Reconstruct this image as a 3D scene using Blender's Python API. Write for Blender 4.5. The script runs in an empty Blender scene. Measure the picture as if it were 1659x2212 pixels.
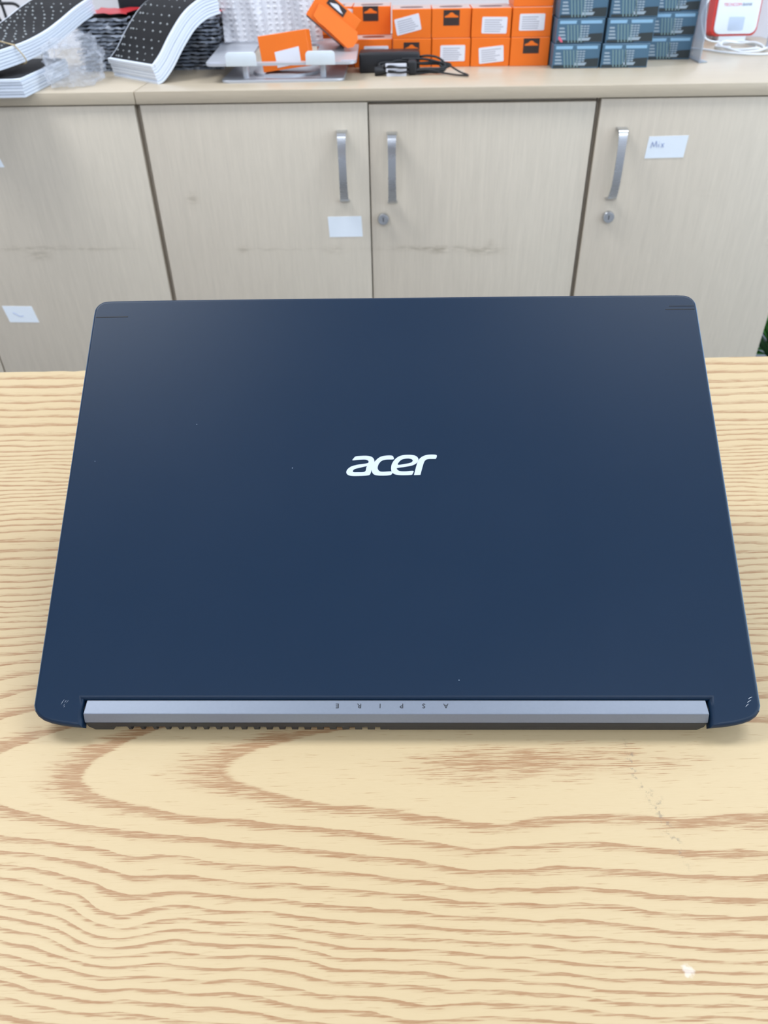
import bpy, bmesh, math, random
from mathutils import Vector, Matrix

random.seed(7)
SC = bpy.context.scene
COL = SC.collection

# ------------------------------------------------------------------ frame of the place
ZT = 0.75                                    # table top height above the floor
CAM_H = 0.344158                             # camera above the table top
PITCH, ROLL, FPX = 0.658147, -0.020932, 1656.268
CAB_Y, CAB_YAW, CAB_Z = 1.481675, -0.035996, 0.09664   # cabinet front line (door tops), relative to the table
TOPZ = 0.0195                                # worktop surface above the door tops
FLOORZ = -(ZT + CAB_Z)                       # floor in cabinet coordinates

# ------------------------------------------------------------------ camera
cam = bpy.data.cameras.new('camera')
camo = bpy.data.objects.new('camera', cam); COL.objects.link(camo)
cam.sensor_fit = 'VERTICAL'; cam.sensor_height = 24.0; cam.sensor_width = 24.0
cam.lens = FPX / 2212.0 * 24.0
cam.clip_start = 0.02; cam.clip_end = 60
fw = Vector((0, math.cos(PITCH), -math.sin(PITCH))); up = Vector((0, math.sin(PITCH), math.cos(PITCH))); rt = Vector((1, 0, 0))
r2 = rt * math.cos(ROLL) + up * math.sin(ROLL); u2 = up * math.cos(ROLL) - rt * math.sin(ROLL)
mw = Matrix.Identity(4)
for i in range(3):
    mw[i][0] = r2[i]; mw[i][1] = u2[i]; mw[i][2] = -fw[i]
mw.translation = Vector((0, 0, ZT + CAM_H))
camo.matrix_world = mw
cam.dof.use_dof = True; cam.dof.focus_distance = 0.43; cam.dof.aperture_fstop = 11.0
SC.camera = camo

# ------------------------------------------------------------------ world and lights
world = bpy.data.worlds.new('world'); SC.world = world; world.use_nodes = True
bg = world.node_tree.nodes['Background']
bg.inputs['Color'].default_value = (0.72, 0.90, 1.15, 1); bg.inputs['Strength'].default_value = 0.9

def area(name, loc, target, size, size_y, power, color):
    l = bpy.data.lights.new(name, 'AREA'); l.shape = 'RECTANGLE'; l.size = size; l.size_y = size_y
    l.energy = power; l.color = color
    o = bpy.data.objects.new(name, l); COL.objects.link(o); o.location = loc
    o.rotation_euler = (Vector(target) - Vector(loc)).to_track_quat('-Z', 'Y').to_euler()
    return o
# shop front: the whole right side is glazed and open to the daylight; unseen ceiling panels added as fill, rear pair brightens the wall behind the camera
area('shopfront_daylight', (3.1, -0.1, 1.75), (0.0, 0.8, 0.8), 4.0, 2.0, 84, (0.76, 0.90, 1.0))
for lx, ly, pw in ((-1.25, 1.10, 54), (1.15, 1.10, 36), (-1.1, -1.95, 36), (1.1, -1.95, 36)):
    area('ceiling_fill', (lx, ly, 2.84), (lx, ly, 0.0), 1.2, 0.6, pw, (0.93, 0.97, 1.0))

vs = SC.view_settings
vs.view_transform = 'Standard'; vs.look = 'None'; vs.gamma = 1.0; vs.use_curve_mapping = False
vs.exposure = -0.42
SC.render.film_transparent = False

# ------------------------------------------------------------------ material helpers
def lin(r, g, b):
    f = lambda v: (v / 255 / 12.92) if v / 255 <= 0.04045 else ((v / 255 + 0.055) / 1.055) ** 2.4
    return (f(r), f(g), f(b), 1)

class G:
    def __init__(self, name):
        self.m = bpy.data.materials.new(name); self.m.use_nodes = True
        self.t = self.m.node_tree; self.b = self.t.nodes['Principled BSDF']; self.out = self.t.nodes['Material Output']
    def n(self, typ, **kw):
        x = self.t.nodes.new(typ)
        for k, v in kw.items(): setattr(x, k, v)
        return x
    def l(self, a, b): self.t.links.new(a, b)
    def put(self, sock, v):
        if hasattr(v, 'links'): self.l(v, sock)
        else: sock.default_value = v
    def ma(self, op, a, b=None, c=None, clamp=False):
        x = self.n('ShaderNodeMath', operation=op, use_clamp=clamp)
        self.put(x.inputs[0], a)
        if b is not None: self.put(x.inputs[1], b)
        if c is not None: self.put(x.inputs[2], c)
        return x.outputs[0]
    def add(self, a, b): return self.ma('ADD', a, b)
    def sub(self, a, b): return self.ma('SUBTRACT', a, b)
    def mul(self, a, b): return self.ma('MULTIPLY', a, b)
    def sm(self, x, a, b):                       # smooth step
        r = self.n('ShaderNodeMapRange', interpolation_type='SMOOTHSTEP')
        self.put(r.inputs['Value'], x); self.put(r.inputs['From Min'], a); self.put(r.inputs['From Max'], b)
        return r.outputs[0]
    def obj(self):
        return self.n('ShaderNodeTexCoord').outputs['Object']
    def xyz(self, v):
        s = self.n('ShaderNodeSeparateXYZ'); self.l(v, s.inputs[0]); return s.outputs[0], s.outputs[1], s.outputs[2]
    def comb(self, x, y, z):
        c = self.n('ShaderNodeCombineXYZ')
        for i, v in enumerate((x, y, z)): self.put(c.inputs[i], v)
        return c.outputs[0]
    def noise(self, vec, scale, detail=2.0, rough=0.5, dist=0.0):
        x = self.n('ShaderNodeTexNoise'); self.l(vec, x.inputs['Vector'])
        x.inputs['Scale'].default_value = scale; x.inputs['Detail'].default_value = detail
        x.inputs['Roughness'].default_value = rough; x.inputs['Distortion'].default_value = dist
        return x.outputs['Fac']
    def mapped(self, vec, sc, loc=(0, 0, 0)):
        x = self.n('ShaderNodeMapping'); self.l(vec, x.inputs['Vector'])
        x.inputs['Scale'].default_value = sc; x.inputs['Location'].default_value = loc
        return x.outputs[0]
    def mix(self, f, a, b):
        x = self.n('ShaderNodeMix', data_type='RGBA'); self.put(x.inputs[0], f)
        self.put(x.inputs[6], a); self.put(x.inputs[7], b); return x.outputs[2]
    def bump(self, h, strength, dist):
        x = self.n('ShaderNodeBump'); self.l(h, x.inputs['Height'])
        x.inputs['Strength'].default_value = strength; x.inputs['Distance'].default_value = dist
        self.l(x.outputs[0], self.b.inputs['Normal'])
    def fin(self, color=None, rough=None, metal=None, spec=None):
        if color is not None: self.put(self.b.inputs['Base Color'], color)
        if rough is not None: self.put(self.b.inputs['Roughness'], rough)
        if metal is not None: self.put(self.b.inputs['Metallic'], metal)
        if spec is not None: self.put(self.b.inputs['Specular IOR Level'], spec)
        return self.m

def plain(name, rgb, rough=0.5, metal=0.0, spec=0.5, var=0.06, scale=60, bump=0.0):
    """flat colour with a light procedural mottling"""
    g = G(name); v = g.obj(); nz = g.noise(v, scale, 3)
    a = lin(*rgb); b = tuple(min(1, c * (1 - var)) for c in a[:3]) + (1,)
    if bump: g.bump(nz, bump, 0.001)
    return g.fin(g.mix(nz, a, b), rough, metal, spec)

def film(name, rgb, opacity, rough, bump_scale=90, bump=0.5):
    """clear plastic: part of it is see-through, part scatters and shines"""
    g = G(name); v = g.obj(); nz = g.noise(v, bump_scale, 4, 0.6, 0.8)
    g.bump(nz, bump, 0.004)
    g.fin(lin(*rgb), rough, 0.0, 0.8)
    tr = g.n('ShaderNodeBsdfTransparent'); mx = g.n('ShaderNodeMixShader')
    fac = g.ma('MULTIPLY_ADD', nz, opacity * 0.9, opacity * 0.55, clamp=True)
    g.l(fac, mx.inputs[0]); g.l(tr.outputs[0], mx.inputs[1]); g.l(g.b.outputs[0], mx.inputs[2])
    g.l(mx.outputs[0], g.out.inputs['Surface'])
    return g.m

def wood_table():
    """pale ash veneer: rings as level sets of an elongated arch, combed by fine pores along the grain"""
    g = G('ash_veneer'); v = g.obj(); x, y, z = g.xyz(v)
    # slow wander of the grain
    w1 = g.noise(g.mapped(v, (9, 16, 0)), 1.0, 2, 0.5)
    w2 = g.noise(g.mapped(v, (32, 46, 0), (3.1, 7.7, 0)), 1.0, 2, 0.5)
    yy = g.add(y, g.mul(g.sub(w1, 0.5), 0.016))
    yy = g.add(yy, g.mul(g.sub(w2, 0.5), 0.0045))
    # a kink in the rings
    dx = g.ma('DIVIDE', g.add(x, 0.122), 0.017)
    gx = g.ma('EXPONENT', g.mul(g.mul(dx, dx), -1.0))
    dyk = g.ma('DIVIDE', g.sub(y, 0.160), 0.022)
    gk = g.ma('EXPONENT', g.mul(g.mul(dyk, dyk), -1.0))
    yy = g.add(yy, g.mul(g.mul(gx, gk), 0.0075))
    dx2 = g.ma('DIVIDE', g.add(x, -0.052), 0.030)
    gx2 = g.ma('EXPONENT', g.mul(g.mul(dx2, dx2), -1.0))
    dyk2 = g.ma('DIVIDE', g.sub(y, 0.203), 0.018)
    gk2 = g.ma('EXPONENT', g.mul(g.mul(dyk2, dyk2), -1.0))
    yy = g.add(yy, g.mul(g.mul(gx2, gk2), 0.006))
    tl = g.mul(g.mul(g.sub(x, 0.056), 0.075), g.ma('SUBTRACT', 1.0, g.sm(y, 0.165, 0.235)))
    yy = g.add(yy, tl)
    dxc = g.sub(x, 0.056)
    ex = g.add(g.mul(g.ma('MINIMUM', dxc, 0.0), 0.2), g.mul(g.ma('MAXIMUM', dxc, 0.0), 0.115)); ey = g.sub(yy, 0.232)
    exf = g.mul(ex, g.ma('SUBTRACT', 1.0, g.sm(ey, 0.03, 0.16)))     # flatter arches farther off
    r = g.ma('SQRT', g.add(g.add(g.mul(exf, exf), g.mul(ey, ey)), 1e-6))
    fc = g.n('ShaderNodeFloatCurve')
    cu = fc.mapping.curves[0]
    pts = [(0, 1.02), (.012, 1.40), (.0290, 2), (.043, 3), (.054, 4), (.064, 5), (.071, 6), (.078, 7), (.084, 8), (.089, 9), (.094, 10),
           (.110, 13.4), (.130, 17.5), (.160, 22), (.178, 24), (.20, 26), (.225, 30), (.260, 37), (.290, 43), (.33, 48), (.36, 50), (.40, 53), (.45, 56), (.5, 59)]
    while len(cu.points) < len(pts): cu.points.new(0.5, 0.5)
    for p, (a, b) in zip(cu.points, pts):
        p.location = (a / 0.5, b / 60.0); p.handle_type = 'VECTOR'
    fc.mapping.update()
    g.l(g.mul(r, 2.0), fc.inputs['Value'])
    ph = g.mul(fc.outputs[0], 60.0)
    fr = g.ma('FRACT', ph)
    # earlywood: sharp start, long combed tail
    tail = g.ma('SUBTRACT', 1.0, g.sm(fr, 0.0, 0.55))
    lead = g.sm(fr, 0.93, 1.0)
    inten = g.ma('MAXIMUM', tail, lead)
    ringv = g.noise(g.comb(g.ma('FLOOR', ph), g.mul(x, 5.0), 0.0), 1.0, 1)
    inten = g.mul(inten, g.ma('MULTIPLY_ADD', ringv, 0.9, 0.50))
    pores = g.noise(g.mapped(v, (60, 1500, 1)), 1.0, 3, 0.6)
    fine = g.noise(g.mapped(v, (150, 3000, 1), (5, 2, 0)), 1.0, 2, 0.6)
    comb = g.add(g.mul(inten, 0.56), g.mul(g.sub(pores, 0.5), 1.9))
    mask = g.mul(g.sm(comb, 0.20, 0.52), g.ma('MULTIPLY_ADD', fine, 0.9, 0.36))
    soft = g.mul(inten, 0.20)
    f = g.ma('MAXIMUM', g.mul(mask, 0.86), soft, clamp=True)
    broad = g.noise(g.mapped(v, (3.5, 9, 0), (1, 4, 0)), 1.0, 2)
    light = g.mix(broad, lin(208, 188, 150), lin(201, 177, 136))
    light = g.mix(g.mul(fine, 0.22), light, lin(182, 150, 106))
    col = g.mix(f, light, lin(152, 103, 64))
    # grey scuffs and a white paint spot
    scx = g.add(g.sub(x, 0.128), g.mul(g.sub(g.noise(v, 60, 3), 0.5), 0.014))
    scl = g.add(scx, g.mul(g.sub(y, 0.215), 0.20))
    line = g.ma('EXPONENT', g.mul(g.mul(g.ma('DIVIDE', scl, 0.0022), g.ma('DIVIDE', scl, 0.0022)), -1.0))
    span = g.mul(g.sm(y, 0.170, 0.185), g.ma('SUBTRACT', 1.0, g.sm(y, 0.238, 0.248)))
    scuff = g.mul(g.mul(line, span), g.sm(g.noise(v, 320, 3, 0.7), 0.50, 0.66))
    col = g.mix(g.mul(scuff, 0.55), col, lin(120, 110, 100))
    px = g.sub(x, 0.121); py = g.sub(y, 0.1325)
    d = g.ma('SQRT', g.add(g.mul(px, px), g.mul(py, py)))
    spot = g.ma('SUBTRACT', 1.0, g.sm(g.add(d, g.mul(g.sub(g.noise(v, 420, 2), 0.5), 0.004)), 0.0012, 0.0030))
    col = g.mix(g.mul(spot, 0.45), col, lin(240, 236, 232))
    g.bump(mask, 0.12, -0.0003)
    return g.fin(col, g.ma('MULTIPLY_ADD', fine, 0.12, 0.42), 0.0, 0.35)

def laminate(name, marks=(), rgb=(208, 197, 180), vertical=True, off=(0, 0, 0), rough=0.42):
    """pale linen-oak laminate: thin streaks; marks = dirt smears (s, z, half width, half height, strength)"""
    g = G(name); v = g.obj()
    mp = g.mapped(v, (1, 1, 1), off)
    st = g.noise(g.mapped(mp, (520, 520, 26) if vertical else (24, 500, 500)), 1.0, 3, 0.6)
    st2 = g.noise(g.mapped(mp, (120, 120, 7) if vertical else (7, 120, 120)), 1.0, 2, 0.5)
    k = g.ma('MULTIPLY_ADD', g.sub(st, 0.5), 0.9, g.ma('MULTIPLY_ADD', g.sub(st2, 0.5), 0.8, 0.5), clamp=True)
    a = lin(*rgb); b = tuple(c * 0.87 for c in a[:3]) + (1,)
    col = g.mix(k, tuple(min(1, c * 1.07) for c in a[:3]) + (1,), b)
    s, d, z = g.xyz(mp)
    wob = g.mul(g.sub(g.noise(mp, 30, 2), 0.5), 0.006)
    tex = g.sm(g.noise(g.mapped(mp, (40, 40, 160)), 1.0, 4, 0.65), 0.36, 0.62)
    for ms, mz, hw, hh, st_ in marks:
        ds = g.ma('DIVIDE', g.sub(s, ms), hw); dz = g.ma('DIVIDE', g.sub(g.add(z, wob), mz), hh)
        q = g.add(g.mul(ds, ds), g.mul(dz, dz))
        q = g.ma('EXPONENT', g.mul(q, -1.0))
        col = g.mix(g.mul(g.mul(q, tex), st_ * 0.75), col, lin(128, 114, 92))
    return g.fin(col, rough, 0.0, 0.45)

def lid_paint():
    g = G('lid_paint'); v = g.obj()
    nz = g.noise(v, 14, 2); fz = g.noise(v, 900, 2)
    col = g.mix(nz, (0.0018, 0.0165, 0.0440, 1), (0.0030, 0.0180, 0.0465, 1))
    vo = g.n('ShaderNodeTexVoronoi'); g.l(v, vo.inputs['Vector']); vo.inputs['Scale'].default_value = 85
    sp = g.ma('SUBTRACT', 1.0, g.sm(vo.outputs['Distance'], 0.016, 0.034))
    hs = g.n('ShaderNodeSeparateColor'); g.l(vo.outputs['Color'], hs.inputs[0])
    sp = g.mul(sp, g.ma('GREATER_THAN', hs.outputs[0], 0.93))
    col = g.mix(g.mul(sp, 0.6), col, lin(190, 205, 220))
    g.bump(fz, 0.03, 0.0002)
    return g.fin(col, g.ma('MULTIPLY_ADD', nz, 0.05, 0.38), 0.0, 0.30)

def brushed(name, rgb, rough, axis=(8, 900, 8)):
    g = G(name); v = g.obj(); nz = g.noise(g.mapped(v, axis), 1.0, 3, 0.6)
    a = lin(*rgb); col = g.mix(nz, a, tuple(c * 0.86 for c in a[:3]) + (1,))
    return g.fin(col, g.ma('MULTIPLY_ADD', nz, 0.1, rough), 1.0)

M = {}
M['table'] = wood_table()
M['table_edge'] = plain('ash_edge', (214, 176, 118), 0.5)
M['lid'] = lid_paint()
M['lid_edge'] = plain('chamfer_highlight', (92, 132, 170), 0.22, 0.65)  # pale blue base paints an edge highlight onto the glossier chamfer
M['lid_dark'] = plain('lid_underside', (26, 28, 32), 0.35)
M['seam'] = plain('seam_black', (9, 12, 18), 0.6)
M['silver'] = plain('hinge_silver', (128, 136, 150), 0.42, 0.35, 0.5, 0.10, 700)
M['base'] = plain('base_plastic', (44, 45, 48), 0.5, var=0.1, scale=800)
M['vent'] = plain('vent_black', (6, 6, 7), 0.8)
M['rubber'] = plain('rubber', (20, 20, 21), 0.8)
M['logo'] = plain('logo_silver', (206, 216, 230), 0.38, 0.0, 0.5, 0.03)
M['letter'] = plain('letter_dark', (30, 34, 42), 0.5)
M['scratch'] = plain('bare_metal', (200, 206, 214), 0.45)
M['screen'] = plain('screen_black', (6, 6, 8), 0.12)
M['chrome'] = brushed('satin_chrome', (205, 208, 212), 0.22)
M['paper'] = plain('sticker_paper', (236, 243, 250), 0.7, var=0.03)
M['ink'] = plain('blue_ink', (150, 165, 205), 0.7)
M['alu'] = plain('anodised_aluminium', (196, 200, 208), 0.38, 0.40, 0.5, 0.05, 500)
M['alu_white'] = plain('pale_aluminium', (222, 232, 240), 0.45, 0.1)
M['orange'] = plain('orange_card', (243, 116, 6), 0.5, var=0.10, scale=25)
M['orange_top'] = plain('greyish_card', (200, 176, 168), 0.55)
M['oval'] = plain('window_brown', (104, 48, 38), 0.4)
M['tab_black'] = plain('tab_black', (48, 34, 32), 0.5)
M['label'] = plain('label_white', (226, 228, 238), 0.6, var=0.04)
M['labelgrey'] = plain('label_print', (178, 180, 192), 0.6)
M['bluebox'] = plain('bluegrey_card', (74, 110, 136), 0.42, var=0.2, scale=18)
M['bluedark'] = plain('dark_card', (44, 54, 58), 0.45, var=0.2, scale=30)
M['bluelight'] = plain('print_pale_blue', (140, 184, 216), 0.45)
M['greenish'] = plain('print_grey_green', (116, 146, 150), 0.45)
M['printwhite'] = plain('print_grey_white', (156, 174, 188), 0.45)
M['black'] = plain('black_plastic', (22, 24, 30), 0.42)
M['cable'] = plain('cable_black', (20, 22, 27), 0.5)
M['wcable'] = plain('cable_white', (228, 234, 242), 0.4)
M['foam'] = plain('white_foam', (226, 234, 246), 0.6, var=0.03)
M['sheetblack'] = plain('black_sheet', (12, 12, 14), 0.5, spec=0.2, var=0.2)
M['dots'] = plain('pale_dots', (172, 178, 180), 0.4)
M['band'] = plain('rubber_band', (206, 184, 140), 0.5)
M['sleeve'] = film('clear_sleeve', (176, 186, 202), 0.62, 0.25)
M['bag'] = film('clear_bag', (214, 220, 232), 0.24, 0.10, 55, 0.9)
M['bubble'] = film('bubble_film', (222, 224, 232), 0.50, 0.2, 120, 0.5)
M['acrylic'] = film('acrylic', (176, 190, 206), 0.55, 0.1, 10, 0.05)
M['red'] = plain('red_plastic', (206, 58, 52), 0.45)
M['redfilm'] = plain('red_film', (196, 30, 40), 0.35)
M['white'] = plain('white_plastic', (228, 238, 248), 0.4, var=0.02)
M['greypanel'] = plain('speaker_panel', (188, 204, 228), 0.5)
M['greytext'] = plain('print_slate', (112, 128, 160), 0.5)
M['redtext'] = plain('print_red', (226, 104, 128), 0.5)
M['wall'] = plain('wall_paint', (216, 217, 224), 0.8, var=0.03, scale=4)
M['floor'] = plain('floor_tile', (150, 148, 146), 0.4, var=0.1, scale=5)
M['plinth'] = plain('plinth', (70, 66, 60), 0.6)
M['leaf'] = plain('leaf_green', (58, 128, 38), 0.45, var=0.35, scale=30)
M['pot'] = plain('blue_pot', (96, 140, 196), 0.3, var=0.3, scale=40)
M['soil'] = plain('soil', (40, 30, 24), 0.9)
M['leg'] = plain('table_leg_steel', (226, 226, 228), 0.4)

# ------------------------------------------------------------------ object helpers
def link(name, mesh, mats, parent=None, smooth=None):
    o = bpy.data.objects.new(name, mesh); COL.objects.link(o)
    if mats is not None and not mesh.materials:
        for m in (mats if isinstance(mats, (list, tuple)) else [mats]):
            mesh.materials.append(M[m] if isinstance(m, str) else m)
    if parent: o.parent = parent
    return o

def mesh_of(bm, smooth=35):
    me = bpy.data.meshes.new('m'); bmesh.ops.recalc_face_normals(bm, faces=bm.faces[:])
    bm.to_mesh(me); bm.free()
    if smooth:
        for p in me.polygons: p.use_smooth = True
        me.set_sharp_from_angle(angle=math.radians(smooth))
    return me

def pydata(verts, faces, smooth=35, midx=None):
    me = bpy.data.meshes.new('m'); me.from_pydata([tuple(v) for v in verts], [], faces); me.update()
    if midx:
        for p, i in zip(me.polygons, midx): p.material_index = i
    bm = bmesh.new(); bm.from_mesh(me); bmesh.ops.recalc_face_normals(bm, faces=bm.faces[:]); bm.to_mesh(me); bm.free()
    if smooth:
        for p in me.polygons: p.use_smooth = True
        me.set_sharp_from_angle(angle=math.radians(smooth))
    return me

def add_box(bm, x0, x1, y0, y1, z0, z1, bev=0.0, seg=2, mat=None):
    r = bmesh.ops.create_cube(bm, size=1.0, matrix=Matrix.Translation(((x0 + x1) / 2, (y0 + y1) / 2, (z0 + z1) / 2)) @ Matrix.Diagonal((x1 - x0, y1 - y0, z1 - z0, 1)))
    vs_ = r['verts']
    if mat is not None:
        for f in {f for v in vs_ for f in v.link_faces}: f.material_index = mat
    if bev:
        es = list({e for v in vs_ for e in v.link_edges})
        bmesh.ops.bevel(bm, geom=es, offset=bev, segments=seg, affect='EDGES', profile=0.5)

def box(x0, x1, y0, y1, z0, z1, bev=0.001, seg=2):
    bm = bmesh.new(); add_box(bm, x0, x1, y0, y1, z0, z1, bev, seg); return mesh_of(bm)

def rrect(x0, x1, y0, y1, r, n=5):
    pts = []
    for cx, cy, a0 in ((x1 - r, y1 - r, 0), (x0 + r, y1 - r, 90), (x0 + r, y0 + r, 180), (x1 - r, y0 + r, 270)):
        for i in range(n + 1):
            a = math.radians(a0 + 90 * i / n); pts.append((cx + r * math.cos(a), cy + r * math.sin(a)))
    return pts

def prism(pts, z0, z1, bev=0.0, seg=2, fn=None, bevel_top_only=False):
    """extrude an outline (x, y) from z0 to z1; fn maps local points"""
    bm = bmesh.new()
    lo = [bm.verts.new((x, y, z0)) for x, y in pts]; hi = [bm.verts.new((x, y, z1)) for x, y in pts]
    n = len(pts)
    top = bm.faces.new(hi); bot = bm.faces.new(lo[::-1])
    for i in range(n): bm.faces.new((lo[i], lo[(i + 1) % n], hi[(i + 1) % n], hi[i]))
    if bev:
        es = list(top.edges) + ([] if bevel_top_only else list(bot.edges))
        bmesh.ops.bevel(bm, geom=es, offset=bev, segments=seg, affect='EDGES', profile=0.5, clamp_overlap=False)
    if fn:
        for v in bm.verts: v.co = fn(v.co)
    return bm

def catmull(pts, n=8, closed=False):
    P = [Vector(p) for p in pts]; out = []; m = len(P)
    rng = range(m) if closed else range(m - 1)
    for i in rng:
        if closed: a, b, c, d = P[(i - 1) % m], P[i], P[(i + 1) % m], P[(i + 2) % m]
        else: a, b, c, d = P[max(0, i - 1)], P[i], P[i + 1], P[min(m - 1, i + 2)]
        for k in range(n):
            t = k / n
            out.append(0.5 * ((2 * b) + (c - a) * t + (2 * a - 5 * b + 4 * c - d) * t * t + (3 * b - a - 3 * c + d) * t ** 3))
    if not closed: out.append(P[-1])
    return out

def tube(path, r, seg=8, closed=False, flat=1.0):
    P = [Vector(p) for p in path]; n = len(P); verts = []; faces = []
    nrm = None
    for i in range(n):
        t = (P[(i + 1) % n] - P[i - 1]) if closed else (P[min(n - 1, i + 1)] - P[max(0, i - 1)])
        if t.length < 1e-9: t = Vector((0, 0, 1))
        t.normalize()
        if nrm is None:
            nrm = t.cross(Vector((0, 0, 1)))
            if nrm.length < 1e-3: nrm = t.cross(Vector((1, 0, 0)))
        nrm = (nrm - t * nrm.dot(t)); nrm.normalize(); b = t.cross(nrm)
        rr = r(i / (n - 1)) if callable(r) else r
        for k in range(seg):
            a = 2 * math.pi * k / seg
            verts.append(P[i] + nrm * (rr * math.cos(a)) + b * (rr * flat * math.sin(a)))
    for i in range(n if closed else n - 1):
        j = (i + 1) % n
        for k in range(seg):
            k2 = (k + 1) % seg
            faces.append((i * seg + k, i * seg + k2, j * seg + k2, j * seg + k))
    if not closed:
        faces.append(tuple(range(seg))[::-1]); faces.append(tuple(range((n - 1) * seg, n * seg)))
    return pydata(verts, faces, 60)

def lathe(profile, seg=24):
    verts = []; faces = []
    for r, z in profile:
        for k in range(seg):
            a = 2 * math.pi * k / seg; verts.append((r * math.cos(a), r * math.sin(a), z))
    n = len(profile)
    for i in range(n - 1):
        for k in range(seg):
            k2 = (k + 1) % seg
            faces.append((i * seg + k, i * seg + k2, (i + 1) * seg + k2, (i + 1) * seg + k))
    faces.append(tuple(range(seg))[::-1]); faces.append(tuple(range((n - 1) * seg, n * seg)))
    return pydata(verts, faces, 40)

def text_mesh(s, size, depth, align='CENTER', offset=0.0):
    cu = bpy.data.curves.new('t', 'FONT'); cu.body = s; cu.size = size; cu.extrude = depth; cu.align_x = align; cu.align_y = 'CENTER'
    cu.resolution_u = 3; cu.offset = offset
    o = bpy.data.objects.new('t', cu); COL.objects.link(o)
    bpy.context.view_layer.update()
    me = bpy.data.meshes.new_from_object(o.evaluated_get(bpy.context.evaluated_depsgraph_get()))
    bpy.data.objects.remove(o); bpy.data.curves.remove(cu)
    me.materials.clear()
    return me

def outline_mesh(loops, depth):
    """filled outline with holes, loops of 2D points"""
    cu = bpy.data.curves.new('c', 'CURVE'); cu.dimensions = '2D'; cu.fill_mode = 'BOTH'; cu.extrude = depth
    for lp in loops:
        sp = cu.splines.new('POLY'); sp.points.add(len(lp) - 1); sp.use_cyclic_u = True
        for p, q in zip(sp.points, lp): p.co = (q[0], q[1], 0, 1)
    o = bpy.data.objects.new('c', cu); COL.objects.link(o)
    bpy.context.view_layer.update()
    me = bpy.data.meshes.new_from_object(o.evaluated_get(bpy.context.evaluated_depsgraph_get()))
    bpy.data.objects.remove(o); bpy.data.curves.remove(cu)
    me.materials.clear()
    return me

def remap(me, fn):
    for v in me.vertices: v.co = fn(v.co)
    me.update(); return me

def tag(o, label, cat, group=None, kind=None):
    if label: o['label'] = label
    if cat: o['category'] = cat
    if group: o['group'] = group
    if kind: o['kind'] = kind
    return o

def thing(name, label, cat, loc=(0, 0, 0), rz=0.0, group=None):
    o = bpy.data.objects.new(name, None); COL.objects.link(o); o.empty_display_size = 0.02
    o.location = loc; o.rotation_euler = (0, 0, rz)
    return tag(o, label, cat, group)

def copy_tree(o, parent=None):
    c = o.copy(); COL.objects.link(c); c.parent = parent
    for ch in o.children: copy_tree(ch, c)
    return c

CS = Vector((math.cos(CAB_YAW), math.sin(CAB_YAW), 0)); CN = Vector((-math.sin(CAB_YAW), math.cos(CAB_YAW), 0))
def cab(s, d, z):
    """cabinet coordinates (along the fronts, into the depth, above the door tops) to world"""
    return Vector((0, CAB_Y, ZT + CAB_Z)) + CS * s + CN * d + Vector((0, 0, z))

# ------------------------------------------------------------------ room shell
tag(link('floor', box(-3.2, 3.2, -2.2, 3.4, -0.05, 0.0, 0), 'floor'), 'grey shop floor', None, kind='structure')
w = link('wall_back', box(-3.2, 3.2, 0.0, 0.10, 0.0, 2.86, 0), 'wall')
w.location = cab(0, 0.600, FLOORZ); w.rotation_euler = (0, 0, CAB_YAW)
tag(w, 'pale painted wall behind the cabinets', None, kind='structure')

for nm, b_, lb in (('ceiling', (-3.2, 3.2, -2.4, 2.4, 2.86, 2.95), 'white painted ceiling'), ('wall_left', (-3.3, -3.2, -2.4, 2.4, 0.0, 2.86), 'pale painted side wall'),
                   ('wall_front', (-3.2, 3.2, -2.5, -2.4, 0.0, 2.86), 'pale painted wall across the shop')):
    tag(link(nm, box(*b_, 0), 'wall'), lb, None, kind='structure')

# ------------------------------------------------------------------ table
tbl = thing('wooden_table', 'pale ash wood table with brown grain under the open laptop', 'table', (0, 0.28, 0))
def table_top():
    x0, x1, y0, y1, t = -0.80, 0.80, -0.42, 0.401, 0.028
    bm = bmesh.new()
    # far edge slightly chipped
    pts = [(x0, y0), (x1, y0)]
    n = 160; rnd = random.Random(3)
    for i in range(n + 1):
        x = x1 + (x0 - x1) * i / n
        c = 0.0012 * max(0, rnd.gauss(0, 0.5)) if x < -0.2 else 0.0003 * rnd.random()
        pts.append((x, y1 - c))
    lo = [bm.verts.new((x, y, ZT - t)) for x, y in pts]; hi = [bm.verts.new((x, y, ZT)) for x, y in pts]
    m = len(pts)
    bm.faces.new(hi); bm.faces.new(lo[::-1])
    for i in range(m): bm.faces.new((lo[i], lo[(i + 1) % m], hi[(i + 1) % m], hi[i])).material_index = 1
    return mesh_of(bm, None)
tt = table_top()
for v in tt.vertices: v.co.y += 0.28            # grain is laid out in room coordinates
tto = link('tabletop', tt, ['table', 'table_edge'], tbl); tto.location = (0, -0.28, 0)
for lx in (-0.74, 0.74):
    for ly in (-0.36, 0.34):
        link('leg', box(lx - 0.025, lx + 0.025, ly - 0.025, ly + 0.025, 0.0, ZT - 0.028, 0.003), 'leg', tbl)

# ------------------------------------------------------------------ laptop
LAP = thing('laptop', 'dark blue-black laptop seen from behind, lid half open, on the wooden table', 'laptop', (0.003083, 0.26158, ZT), -0.026036)
AL, ZC, TH = 0.565026, 0.020, 0.0065
ca, sa = math.cos(AL), math.sin(AL)
def lidp(p):        # lid plane: x across, y up the lid, z out of the lid
    return Vector((p[0], p[1] * ca - p[2] * sa, ZC + p[1] * sa + p[2] * ca))

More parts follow.
